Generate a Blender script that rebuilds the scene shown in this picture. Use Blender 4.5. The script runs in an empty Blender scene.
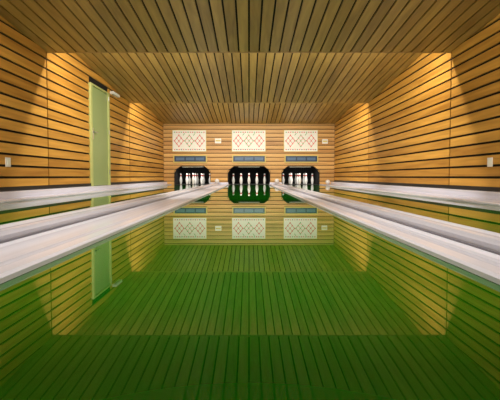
import bpy, bmesh, math, random
from mathutils import Vector, Matrix
random.seed(4)
S = bpy.context.scene
S.view_settings.view_transform = 'Standard'
col = S.collection

# ---------------------------------------------------------------- constants
F = 360.0
XW = 3.04                      # half width of room
YB = 12.85                     # back wall
STEPS = [9.2, 5.47, 1.66, -2.12]   # beam positions (far -> near)
HL, HH = 2.16, 2.53            # low / high ceiling height of every saw-tooth bay
YN = -5.8                      # wall behind camera
CAMZ = 0.295

# ---------------------------------------------------------------- materials
def mat(name, color, rough=0.5, metal=0.0, spec=0.5, coat=0.0, emis=None, es=0.0):
    m = bpy.data.materials.new(name); m.use_nodes = True
    b = m.node_tree.nodes['Principled BSDF']
    b.inputs['Base Color'].default_value = (*color, 1)
    b.inputs['Roughness'].default_value = rough
    b.inputs['Metallic'].default_value = metal
    b.inputs['Specular IOR Level'].default_value = spec
    b.inputs['Coat Weight'].default_value = coat
    if emis:
        b.inputs['Emission Color'].default_value = (*emis, 1)
        b.inputs['Emission Strength'].default_value = es
    return m

def wood(name, c1, c2, axis, rough=0.45):
    m = bpy.data.materials.new(name); m.use_nodes = True
    nt = m.node_tree; N = nt.nodes; L = nt.links
    b = N['Principled BSDF']
    tc = N.new('ShaderNodeTexCoord'); mp = N.new('ShaderNodeMapping')
    sc = [14, 14, 14]; sc[axis] = 0.9
    mp.inputs['Scale'].default_value = sc
    L.new(tc.outputs['Object'], mp.inputs['Vector'])
    geo = N.new('ShaderNodeNewGeometry')
    off = N.new('ShaderNodeVectorMath'); off.operation = 'MULTIPLY_ADD'
    off.inputs[1].default_value = (1, 1, 1)
    cmb = N.new('ShaderNodeMath'); cmb.operation = 'MULTIPLY'; cmb.inputs[1].default_value = 37
    L.new(geo.outputs['Random Per Island'], cmb.inputs[0])
    L.new(mp.outputs['Vector'], off.inputs[0]); L.new(cmb.outputs[0], off.inputs[2])
    n1 = N.new('ShaderNodeTexNoise'); n1.inputs['Scale'].default_value = 1.0
    n1.inputs['Detail'].default_value = 6; n1.inputs['Distortion'].default_value = 0.6
    L.new(off.outputs[0], n1.inputs['Vector'])
    add = N.new('ShaderNodeMath'); add.operation = 'MULTIPLY_ADD'
    add.inputs[1].default_value = 0.45
    L.new(geo.outputs['Random Per Island'], add.inputs[0])
    sub = N.new('ShaderNodeMath'); sub.operation = 'MULTIPLY_ADD'
    sub.inputs[1].default_value = 1.1; sub.inputs[2].default_value = -0.25
    L.new(n1.outputs['Fac'], sub.inputs[0]); L.new(sub.outputs[0], add.inputs[2])
    r = N.new('ShaderNodeValToRGB')
    r.color_ramp.elements[0].color = (*c1, 1); r.color_ramp.elements[1].color = (*c2, 1)
    r.color_ramp.elements[0].position = 0.1; r.color_ramp.elements[1].position = 0.85
    L.new(add.outputs[0], r.inputs['Fac']); L.new(r.outputs['Color'], b.inputs['Base Color'])
    b.inputs['Roughness'].default_value = rough
    bp = N.new('ShaderNodeBump'); bp.inputs['Strength'].default_value = 0.08
    L.new(n1.outputs['Fac'], bp.inputs['Height']); L.new(bp.outputs['Normal'], b.inputs['Normal'])
    return m

M_wallY = wood('wood_wall_boards', (0.33, 0.135, 0.014), (0.74, 0.39, 0.07), 1)
M_wallX = wood('wood_back_boards', (0.42, 0.20, 0.05), (0.76, 0.45, 0.15), 0)
M_ceil = wood('wood_ceiling_boards', (0.25, 0.143, 0.028), (0.52, 0.335, 0.085), 1)
M_fasc = wood('wood_fascia', (0.26, 0.145, 0.035), (0.5, 0.32, 0.10), 0)
M_gap = mat('dark_gap', (0.005, 0.003, 0.002), 0.9)
M_green = mat('green_lane_linoleum', (0.005, 0.125, 0.001), 0.004, spec=0.8)
M_black = mat('pit_black', (0.006, 0.006, 0.006), 0.8)
M_deck = mat('pin_deck_plate', (0.03, 0.03, 0.03), 0.35)
M_base = mat('baseboard_black', (0.012, 0.010, 0.010), 0.4)
M_plaster = mat('plaster', (0.6, 0.56, 0.5), 0.8)
M_pin = mat('pin_white', (0.9, 0.9, 0.88), 0.2)
M_red = mat('red_print', (0.65, 0.06, 0.05), 0.5)
M_grn = mat('green_print', (0.10, 0.42, 0.13), 0.5)
M_dark = mat('dark_print', (0.06, 0.06, 0.08), 0.5)
M_paper = mat('poster_paper', (0.88, 0.89, 0.84), 0.5)
M_frame = mat('brass_frame', (0.66, 0.54, 0.16), 0.4)
M_disp = mat('display_panel', (0.03, 0.06, 0.12), 0.25)
M_lampoff = mat('display_lamp', (0.09, 0.16, 0.28), 0.2)
M_white = mat('white_plastic', (0.85, 0.84, 0.80), 0.35)
M_door = mat('door_paint', (0.32, 0.41, 0.17), 0.4)
M_dframe = mat('door_frame_paint', (0.50, 0.54, 0.20), 0.4)
M_metal = mat('metal', (0.6, 0.6, 0.6), 0.3, 1.0)
M_ball = mat('ball_resin', (0.75, 0.72, 0.70), 0.12)
M_tube = mat('tube_glow', (1, 1, 1), 0.4, emis=(1, 0.9, 0.72), es=8)

# laminate: slightly worn glossy white
def laminate(nm, ca, cb):
    m = bpy.data.materials.new(nm); m.use_nodes = True
    N = m.node_tree.nodes; L = m.node_tree.links; b = N['Principled BSDF']
    tc = N.new('ShaderNodeTexCoord'); mp = N.new('ShaderNodeMapping')
    mp.inputs['Scale'].default_value = (24, 0.6, 24)
    n = N.new('ShaderNodeTexNoise'); n.inputs['Scale'].default_value = 1; n.inputs['Detail'].default_value = 3
    r = N.new('ShaderNodeValToRGB')
    r.color_ramp.elements[0].position = 0.25; r.color_ramp.elements[0].color = (*ca, 1)
    r.color_ramp.elements[1].position = 0.65; r.color_ramp.elements[1].color = (*cb, 1)
    L.new(tc.outputs['Object'], mp.inputs['Vector']); L.new(mp.outputs[0], n.inputs['Vector'])
    L.new(n.outputs['Fac'], r.inputs['Fac']); L.new(r.outputs[0], b.inputs['Base Color'])
    b.inputs['Roughness'].default_value = 0.16
    return m
M_lam = laminate('white_laminate', (0.60, 0.61, 0.72), (0.71, 0.72, 0.86))
M_lam2 = laminate('grey_laminate', (0.46, 0.47, 0.56), (0.58, 0.59, 0.70))
M_rail = mat('rail_grey', (0.14, 0.14, 0.17), 0.3)

# ---------------------------------------------------------------- mesh helpers
class MB:
    def __init__(s): s.v = []; s.f = []; s.m = []
    def hexa(s, p, mi=0):
        """p: 8 pts, 0-3 bottom ccw, 4-7 top"""
        o = len(s.v); s.v += [tuple(q) for q in p]
        for f in ((0,3,2,1),(4,5,6,7),(0,1,5,4),(1,2,6,5),(2,3,7,6),(3,0,4,7)):
            s.f.append([o+i for i in f]); s.m.append(mi)
    def box(s, x0, x1, y0, y1, z0, z1, mi=0):
        s.hexa([(x0,y0,z0),(x1,y0,z0),(x1,y1,z0),(x0,y1,z0),(x0,y0,z1),(x1,y0,z1),(x1,y1,z1),(x0,y1,z1)], mi)
    def extr(s, prof, y0, y1, mi=0, cap=True):
        """closed profile [(x,z)] extruded along y"""
        o = len(s.v); n = len(prof)
        s.v += [(x,y0,z) for x,z in prof] + [(x,y1,z) for x,z in prof]
        for i in range(n):
            j = (i+1) % n
            s.f.append([o+i,o+j,o+n+j,o+n+i]); s.m.append(mi)
        if cap:
            s.f.append([o+i for i in range(n)][::-1]); s.m.append(mi)
            s.f.append([o+n+i for i in range(n)]); s.m.append(mi)
    def lathe(s, prof, c, seg=20, mi=0, mf=None):
        o = len(s.v); n = len(prof)
        for r, z in prof:
            for k in range(seg):
                a = 2*math.pi*k/seg
                s.v.append((c[0]+r*math.cos(a), c[1]+r*math.sin(a), c[2]+z))
        for i in range(n-1):
            for k in range(seg):
                k2 = (k+1) % seg
                s.f.append([o+i*seg+k, o+i*seg+k2, o+(i+1)*seg+k2, o+(i+1)*seg+k])
                s.m.append(mf(prof[i][1]) if mf else mi)
        s.f.append([o+k for k in range(seg)][::-1]); s.m.append(mi)
        s.f.append([o+(n-1)*seg+k for k in range(seg)]); s.m.append(mi)
    def make(s, name, mats, smooth=False, bevel=0, parent=None):
        me = bpy.data.meshes.new(name); me.from_pydata(s.v, [], s.f)
        for m in mats: me.materials.append(m)
        for p, mi in zip(me.polygons, s.m): p.material_index = mi; p.use_smooth = smooth
        bm = bmesh.new(); bm.from_mesh(me); bmesh.ops.recalc_face_normals(bm, faces=bm.faces)
        bm.to_mesh(me); bm.free()
        ob = bpy.data.objects.new(name, me); col.objects.link(ob)
        if bevel:
            b = ob.modifiers.new('bevel', 'BEVEL'); b.width = bevel; b.segments = 2; b.limit_method = 'ANGLE'
        if parent: ob.parent = parent
        return ob

def empty(name):
    e = bpy.data.objects.new(name, None); col.objects.link(e); return e

# ---------------------------------------------------------------- floor
b = MB(); b.box(-XW-0.1, XW+0.1, YN-0.1, YB+1.9, -0.12, 0.0); b.make('floor', [M_green])

# ---------------------------------------------------------------- side walls
PITCH, GAP = 0.148, 0.030
DY0, DY1, DZ = 6.95, 7.80, 2.09
def side_wall(sgn, name, door):
    b = MB()
    xa, xb = sgn*XW, sgn*(XW+0.022)
    b.box(min(xb, sgn*(XW+0.12)), max(xb, sgn*(XW+0.12)), YN, YB, 0, 2.75, 1)
    segs = [YN] + sorted(STEPS) + [YB]
    z = 0.15
    while z < 2.62:
        z1 = min(z + PITCH - GAP, 2.7)
        for i in range(len(segs)-1):
            y0 = segs[i] + (0.014 if i else 0); y1 = segs[i+1] - 0.014
            parts = [(y0, y1)]
            if door and y0 < DY0 < y1 and z < DZ:
                parts = [(y0, DY0-0.05), (DY1+0.05, y1)]
            for (p, q) in parts:
                b.box(min(xa, xb), max(xa, xb), p, q, z, z1, 0)
        z += PITCH
    return b.make(name, [M_wallY, M_gap], bevel=0)
side_wall(-1, 'wall_left', True)
side_wall(1, 'wall_right', False)
for sgn, nm in ((-1, 'left'), (1, 'right')):
    b = MB(); x0, x1 = sorted((sgn*(XW+0.02), sgn*(XW-0.015)))
    if sgn < 0:
        b.box(x0, x1, YN, DY0-0.05, 0.112, 0.165); b.box(x0, x1, DY1+0.05, YB-0.03, 0.112, 0.165)
    else:
        b.box(x0, x1, YN, YB-0.03, 0.112, 0.165)
    b.make('baseboard_'+nm, [M_base])

# ---------------------------------------------------------------- back wall with three pit openings
OPEN = [(-2.02, 1.28), (0.0, 1.50), (1.84, 1.34)]
OH = 0.66; CH = 0.17; CW = 0.22
def xr(c, w, z):      # opening half extents at height z
    hw = w/2
    if z <= OH-CH: return hw
    return hw - (z-(OH-CH))/CH*CW
b = MB()
z = 0.0; P2 = 0.142; G2 = 0.024
while z < 2.6:
    z1 = z + P2 - G2
    xs = [(-XW, -XW)]
    if z < OH:
        zt = min(z1, OH)
        for c, w in OPEN:
            xs.append((c-xr(c, w, z), c-xr(c, w, zt))); xs.append((c+xr(c, w, z), c+xr(c, w, zt)))
        xs.append((XW, XW))
        for i in range(0, len(xs), 2):
            (a0, a1), (c0, c1) = xs[i], xs[i+1]
            b.hexa([(a0,YB,z),(c0,YB,z),(c0,YB+0.03,z),(a0,YB+0.03,z),(a1,YB,zt),(c1,YB,zt),(c1,YB+0.03,zt),(a1,YB+0.03,zt)], 0)
        if z1 > OH: b.box(-XW, XW, YB, YB+0.03, OH, z1, 0)
    else:
        b.box(-XW, XW, YB, YB+0.03, z, z1, 0)
    z += P2
b.box(-XW, XW, YB+0.03, YB+0.08, OH, 2.75, 1)
edges = [-XW] + [v for c, w in OPEN for v in (c-w/2, c+w/2)] + [XW]
for i in range(0, len(edges), 2):
    b.box(edges[i], edges[i+1], YB+0.03, YB+0.08, 0, OH, 1)
b.make('wall_back', [M_wallX, M_gap])

# pit housings behind wall
for c, w in OPEN:
    b = MB(); a0, a1 = c-w/2, c+w/2
    y0, y1 = YB+0.085, YB+1.75
    b.box(a0-0.03, a0, y0, y1, 0.001, OH+0.02); b.box(a1, a1+0.03, y0, y1, 0.001, OH+0.02)
    b.box(a0, a1, y1-0.03, y1, 0.001, OH); b.box(a0, a1, y0, y1, OH, OH+0.03)
    b.box(a0, a1, y0-0.055, y1-0.03, 0.0005, 0.006, 1)      # pin deck plate
    n = 16                                   # hanging curtain strips
    for k in range(n):
        xx = a0 + (a1-a0)*(k+0.5)/n
        b.box(xx-0.03, xx+0.03, y1-0.16-0.02*(k % 2), y1-0.14-0.02*(k % 2), 0.12, OH)
    b.make('pin_pit', [M_black, M_deck])
    # thin black edge trim
    b = MB(); t = 0.010
    pts = [(a0, 0.0), (a0, OH-CH), (a0+CW, OH), (a1-CW, OH), (a1, OH-CH), (a1, 0.0)]
    out = [(a0-t, 0.0), (a0-t, OH-CH+0.005), (a0+CW-0.005, OH+t), (a1-CW+0.005, OH+t), (a1+t, OH-CH+0.005), (a1+t, 0.0)]
    for i in range(5):
        (p, q), (r, s) = (pts[i], pts[i+1]), (out[i], out[i+1])
        b.hexa([(p[0],YB-0.012,p[1]),(q[0],YB-0.012,q[1]),(q[0],YB-0.001,q[1]),(p[0],YB-0.001,p[1]),
                (r[0],YB-0.012,r[1]),(s[0],YB-0.012,s[1]),(s[0],YB-0.001,s[1]),(r[0],YB-0.001,r[1])], 0)
    b.make('trim_1' if c < -1 else ('trim_2' if c < 1 else 'trim_3'), [M_black])
    # unseen lamp added behind the wall above the opening to brighten the pins
    e = empty('added_pin_lamp')
    b = MB(); b.box(c-0.38, c+0.38, YB+0.10, YB+0.15, OH-0.035, OH-0.002)
    b.make('added_lamp_housing', [M_white], parent=e)
    ld = bpy.data.lights.new('added_pin_light', 'AREA'); ld.shape = 'RECTANGLE'
    ld.size = 0.7; ld.size_y = 0.04; ld.energy = 3.5 if abs(c) < 1 else 7; ld.color = (1, 0.96, 0.9)
    lo = bpy.data.objects.new('added_pin_light', ld); col.objects.link(lo); lo.parent = e
    lo.location = (c, YB+0.125, OH-0.04)
    lo.rotation_euler = Vector((0, 0.75, -0.6)).to_track_quat('-Z', 'Y').to_euler()

# near wall behind the camera
b = MB(); b.box(-XW-0.1, XW+0.1, YN-0.1, YN, 0, 2.75); b.make('wall_front', [M_plaster])

# ---------------------------------------------------------------- saw-tooth ceiling
b = MB()
bays = []
ys = sorted(STEPS)
bays.append((YN, ys[0]))
for i in range(len(ys)): bays.append((ys[i], ys[i+1] if i+1 < len(ys) else YB))
CP, CG = 0.1525, 0.024
nb = int(round(2*XW/CP))
CP = 2*XW/nb
for (y0, y1) in bays:
    ys0 = y0 + 0.03
    for k in range(nb):
        x0 = -XW + k*CP + CG/2; x1 = x0 + CP - CG
        b.hexa([(x0,ys0,HH),(x1,ys0,HH),(x1,y1,HL),(x0,y1,HL),
                (x0,ys0,HH+0.02),(x1,ys0,HH+0.02),(x1,y1,HL+0.02),(x0,y1,HL+0.02)], 0)
    b.hexa([(-XW,ys0,HH+0.021),(XW,ys0,HH+0.021),(XW,y1,HL+0.021),(-XW,y1,HL+0.021),
            (-XW,ys0,HH+0.07),(XW,ys0,HH+0.07),(XW,y1,HL+0.07),(-XW,y1,HL+0.07)], 1)
for y in STEPS:
    b.box(-XW, XW, y, y+0.03, HL-0.004, HH+0.07, 2)
b.box(-XW-0.1, XW+0.1, YN-0.1, YB+0.1, 2.75, 2.85, 1)
b.make('ceiling', [M_ceil, M_gap, M_fasc])

# ---------------------------------------------------------------- cove lamps behind every step
POW = [140, 150, 120, 70]
for y, pw in zip(STEPS, POW):
    e = empty('fluorescent_ceiling_light')
    b = MB()
    b.box(-2.9, 2.9, y+0.032, y+0.075, HL+0.20, HL+0.27, 0)
    for k in range(5):
        b.box(-2.85+k*1.425-0.02, -2.85+k*1.425+0.02, y+0.05, y+0.11, HL+0.19, HL+0.215, 0)
    b.make('housing', [M_white], parent=e)
    b = MB()
    for k in range(4):
        xa = -2.85+k*1.425; r = 0.013; n = 10
        o = len(b.v)
        for xx in (xa+0.02, xa+1.40):
            for i in range(n):
                a = 2*math.pi*i/n; b.v.append((xx, y+0.095+r*math.cos(a), HL+0.235+r*math.sin(a)))
        for i in range(n):
            j = (i+1) % n; b.f.append([o+i, o+j, o+n+j, o+n+i]); b.m.append(0)
    b.make('tube', [M_tube], smooth=True, parent=e)
    ld = bpy.data.lights.new('tube_light', 'AREA'); ld.shape = 'RECTANGLE'
    ld.size = 5.3; ld.size_y = 0.05; ld.energy = pw; ld.color = (1.0, 0.93, 0.81)
    lo = bpy.data.objects.new('tube_light', ld); col.objects.link(lo); lo.parent = e
    lo.location = (0, y+0.125, HL+0.20)
    lo.rotation_euler = Vector((0, 0.52, -0.85)).to_track_quat('-Z', 'Y').to_euler()

# ---------------------------------------------------------------- lane dividers / gutters
def divider(name, xi, xe, sgn):
    r0 = xi + 0.36 if sgn < 0 else xi + 0.22
    e = empty(name)
    b = MB(); y0, y1 = YN+0.02, YB-0.14
    prof = [(xi, 0.001), (xi, 0.016), (xi+0.012, 0.024), (xi+0.06, 0.026), (xi+0.14, 0.012), (r0-0.05, 0.012), (r0, 0.022), (r0, 0.001)]
    b.extr([(sgn*x, z) for x, z in prof], y0, y1)
    b.make('gutter_board', [M_lam], parent=e)
    b = MB()
    w = 0.14
    prof = [(r0, 0.001), (r0, 0.045), (r0+0.012, 0.062), (r0+0.03, 0.066), (r0+0.05, 0.058), (r0+0.09, 0.058),
            (r0+0.11, 0.066), (r0+w-0.012, 0.062), (r0+w, 0.045), (r0+w, 0.001)]
    b.extr([(sgn*x, z) for x, z in prof], y0, y1)
    b.make('ball_return_rail', [M_lam2], parent=e)
    b = MB()
    prof = [(r0+w, 0.001), (r0+w, 0.02), (xe-0.05, 0.024), (xe, 0.012), (xe, 0.001)]
    b.extr([(sgn*x, z) for x, z in prof], y0, y1)
    b.make('outer_board', [M_lam], parent=e)
    b = MB(); b.box(*sorted((sgn*(r0-0.018), sgn*(r0-0.001))), y0, y1, 0.018, 0.026)
    b.make('joint_strip', [M_rail], parent=e)
    b = MB(); b.box(*sorted((sgn*(xi+0.05), sgn*(xe-0.05))), YB-0.135, YB-0.02, 0.001, 0.09)
    b.make('end_stop', [M_lam], bevel=0.01, parent=e)
    return r0 + w/2
rl = divider('lane_divider', 0.68, 1.44, -1)
rr = divider('lane_divider', 0.68, 1.22, 1)
def outer(name, xi, sgn):
    e = empty(name)
    b = MB(); y0, y1 = YN+0.02, YB-0.02
    prof = [(xi, 0.001), (xi, 0.018), (xi+0.02, 0.026), (XW-0.13, 0.026), (XW-0.125, 0.10), (XW-0.11, 0.11), (XW-0.001, 0.11), (XW-0.001, 0.001)]
    b.extr([(sgn*x, z) for x, z in prof], y0, y1)
    b.make('gutter_curb', [M_lam], parent=e)
outer('side_gutter', 2.76, -1)
outer('side_gutter', 2.5, 1)

# ---------------------------------------------------------------- pins
PIN = [(0.030,0),(0.034,0.006),(0.040,0.04),(0.050,0.09),(0.0555,0.14),(0.053,0.18),(0.043,0.225),(0.032,0.265),
       (0.026,0.30),(0.026,0.32),(0.031,0.345),(0.035,0.37),(0.032,0.39),(0.022,0.403),(0.010,0.408)]
for c, w in OPEN:
    b = MB()
    y0 = YB+0.20; d = 0.295 if w > 1.4 else 0.275
    for dx, r in ((0,0),(-1,1),(1,1),(-2,2),(0,2),(2,2),(-1,3),(1,3),(0,4)):
        b.lathe(PIN, (c+dx*d, y0+r*0.27, 0.0065), mf=lambda z: 1 if 0.295 < z < 0.325 else 0)
    b.make('ninepin_set', [M_pin, M_red], smooth=True)

# ---------------------------------------------------------------- balls
def ball(x, y, z):
    bm = bmesh.new(); bmesh.ops.create_uvsphere(bm, u_segments=32, v_segments=20, radius=0.08)
    for f in bm.faces: f.smooth = True
    me = bpy.data.meshes.new('bowling_ball'); bm.to_mesh(me); bm.free(); me.materials.append(M_ball)
    o = bpy.data.objects.new('bowling_ball', me); col.objects.link(o); o.location = (x, y, z)
ball(-rl, YB-0.35, 0.0605+0.08); ball(rr, YB-0.35, 0.0605+0.08); ball(2.75, YB-0.3, 0.026+0.081)

# ---------------------------------------------------------------- posters
def poster(c):
    e = empty('ninepin_score_poster'); w, h, z0 = 1.18, 0.74, 1.19
    y = YB-0.002
    b = MB()
    b.box(c-w/2, c+w/2, y-0.012, y, z0, z0+h, 0)
    b.make('paper', [M_paper], parent=e)
    b = MB(); t = 0.016
    b.box(c-w/2-t, c+w/2+t, y-0.018, y, z0-t, z0); b.box(c-w/2-t, c+w/2+t, y-0.018, y, z0+h, z0+h+t)
    b.box(c-w/2-t, c-w/2, y-0.018, y, z0, z0+h); b.box(c+w/2, c+w/2+t, y-0.018, y, z0, z0+h)
    b.make('frame', [M_frame], parent=e)
    b = MB(); ya, yb = y-0.0135, y-0.012
    def line(x0, zz0, x1, zz1, t, mi):
        d = Vector((x1-x0, 0, zz1-zz0)); n = Vector((-d.z, 0, d.x)).normalized()*t/2
        p = Vector((x0, 0, zz0)); q = Vector((x1, 0, zz1))
        b.hexa([(p.x-n.x,ya,p.z-n.z),(q.x-n.x,ya,q.z-n.z),(q.x-n.x,yb,q.z-n.z),(p.x-n.x,yb,p.z-n.z),
                (p.x+n.x,ya,p.z+n.z),(q.x+n.x,ya,q.z+n.z),(q.x+n.x,yb,q.z+n.z),(p.x+n.x,yb,p.z+n.z)], mi)
    cz = z0+h/2
    for k in range(3):                 # row of linked diamonds
        xx = c-w/2+0.22+k*0.37
        for sx in (-1, 1):
            for sz in (-1, 1):
                line(xx+sx*0.16, cz, xx, cz+sz*0.2, 0.018, 0)
        line(xx-0.08, cz-0.1, xx+0.08, cz+0.1, 0.012, 0); line(xx-0.08, cz+0.1, xx+0.08, cz-0.1, 0.012, 0)
        for dx, dz in ((0,0.2),(0,-0.2),(-.08,.1),(.08,.1),(-.08,-.1),(.08,-.1),(0,0),(-.16,0),(.16,0)):
            b.box(xx+dx-0.02, xx+dx+0.02, ya-0.0005, yb, cz+dz-0.02, cz+dz+0.02, 1 if (k % 2) else 0)
    for k in range(2): line(c-0.19+k*0.37-0.03, cz+0.19, c-0.19+k*0.37+0.03, cz+0.27, 0.018, 1)
    for k in range(14):
        xx = c-w/2+0.07+k*0.08
        b.box(xx-0.022, xx+0.022, ya, yb, z0+h-0.08, z0+h-0.05, 0 if k % 3 else 1)
        b.box(xx-0.022, xx+0.022, ya, yb, z0+0.05, z0+0.08, 2 if k % 2 else 0)
    b.make('print', [M_red, M_grn, M_dark], parent=e)
def display(c):
    e = empty('pin_indicator_display'); w, h, z0 = 1.12, 0.20, 0.82
    y = YB-0.001
    b = MB(); b.box(c-w/2, c+w/2, y-0.05, y, z0, z0+h, 0)
    b.make('case', [M_disp], bevel=0.006, parent=e)
    b = MB(); t = 0.038
    b.box(c-w/2-t, c+w/2+t, y-0.06, y, z0-t, z0-0.001); b.box(c-w/2-t, c+w/2+t, y-0.06, y, z0+h+0.001, z0+h+t)
    b.box(c-w/2-t, c-w/2-0.001, y-0.06, y, z0, z0+h); b.box(c+w/2+0.001, c+w/2+t, y-0.06, y, z0, z0+h)
    b.make('bezel', [M_frame], bevel=0.004, parent=e)
    b = MB()
    for k in range(3):
        x0 = c-w/2+0.06+k*0.35
        b.box(x0, x0+0.30, y-0.054, y-0.051, z0+0.05, z0+h-0.05, 0)
    b.make('indicator_windows', [M_lampoff], parent=e)
for c in (-2.12, -0.01, 1.84): poster(c)
for c in (-2.09, 0.0, 1.86): display(c)
def sign(x, z, w, h):
    b = MB(); b.box(x-w/2, x+w/2, YB-0.014, YB-0.002, z-h/2, z+h/2, 0)
    b.box(x-w/2+0.02, x+w/2-0.02, YB-0.016, YB-0.014, z-0.02, z+0.03, 1)
    b.make('notice_sign', [M_paper, M_frame])
sign(-1.10, 1.56, 0.22, 0.17); sign(2.70, 1.54, 0.2, 0.16)

# ---------------------------------------------------------------- door
e = empty('door_1'); xf = -XW
b = MB(); b.box(xf-0.02, xf+0.004, DY0+0.03, DY1-0.03, 0.115, DZ-0.04)
b.make('door_leaf', [M_door], bevel=0.003, parent=e)
b = MB()
b.box(xf-0.02, xf+0.03, DY0-0.045, DY0+0.028, 0.112, DZ); b.box(xf-0.02, xf+0.03, DY1-0.028, DY1+0.045, 0.112, DZ)
b.box(xf-0.02, xf+0.03, DY0+0.028, DY1-0.028, DZ-0.038, DZ)
b.make('door_frame', [M_dframe], bevel=0.003, parent=e)
b = MB()
b.box(xf+0.005, xf+0.012, DY0+0.07, DY0+0.11, 1.02, 1.24); b.box(xf+0.012, xf+0.05, DY0+0.08, DY0+0.10, 1.15, 1.17)
b.box(xf+0.04, xf+0.055, DY0+0.08, DY0+0.21, 1.15, 1.17)
for zz in (0.35, 1.2, 1.9): b.box(xf+0.03, xf+0.042, DY1-0.04, DY1-0.02, zz, zz+0.09)
b.make('handle', [M_metal], bevel=0.002, parent=e)
e2 = empty('door_closer')  # white box by the door top, taken for the door closer
b = MB(); b.box(xf+0.0, xf+0.085, 7.92, 8.32, 2.10, 2.16)
b.make('closer_body', [M_white], bevel=0.01, parent=e2)
b = MB(); b.box(xf+0.085, xf+0.092, 7.95, 8.29, 2.11, 2.15)
b.make('closer_cover', [M_paper], parent=e2)

# ---------------------------------------------------------------- wall switches with rocker plates
def switch_plate(sgn, y, z):
    e = empty('wall_switch'); s = 0.045
    x0, x1 = sorted((sgn*XW, sgn*(XW-0.014)))
    b = MB(); b.box(x0, x1, y-s, y+s, z-s*1.3, z+s*1.3); b.make('plate', [M_white], bevel=0.004, parent=e)
    x0, x1 = sorted((sgn*(XW-0.0141), sgn*(XW-0.018)))
    b = MB(); b.box(x0, x1, y-0.024, y+0.024, z-0.03, z+0.03); b.make('rocker', [M_paper], bevel=0.002, parent=e)
switch_plate(-1, 4.54, 0.475); switch_plate(1, 4.54, 0.475)

# ---------------------------------------------------------------- world + camera
w = bpy.data.worlds.new('World'); S.world = w; w.use_nodes = True
w.node_tree.nodes['Background'].inputs[0].default_value = (0.02, 0.02, 0.02, 1)
cd = bpy.data.cameras.new('Camera'); cd.sensor_width = 36; cd.lens = 36*F/500
pitch = math.radians(2.0)
cd.shift_y = -(23.5 - F*math.tan(pitch))/500.0
cd.shift_x = 1.0/500
cd.clip_start = 0.02
co = bpy.data.objects.new('Camera', cd); col.objects.link(co)
co.location = (0, 0, CAMZ); co.rotation_euler = (math.radians(90)-pitch, 0, 0)
S.camera = co
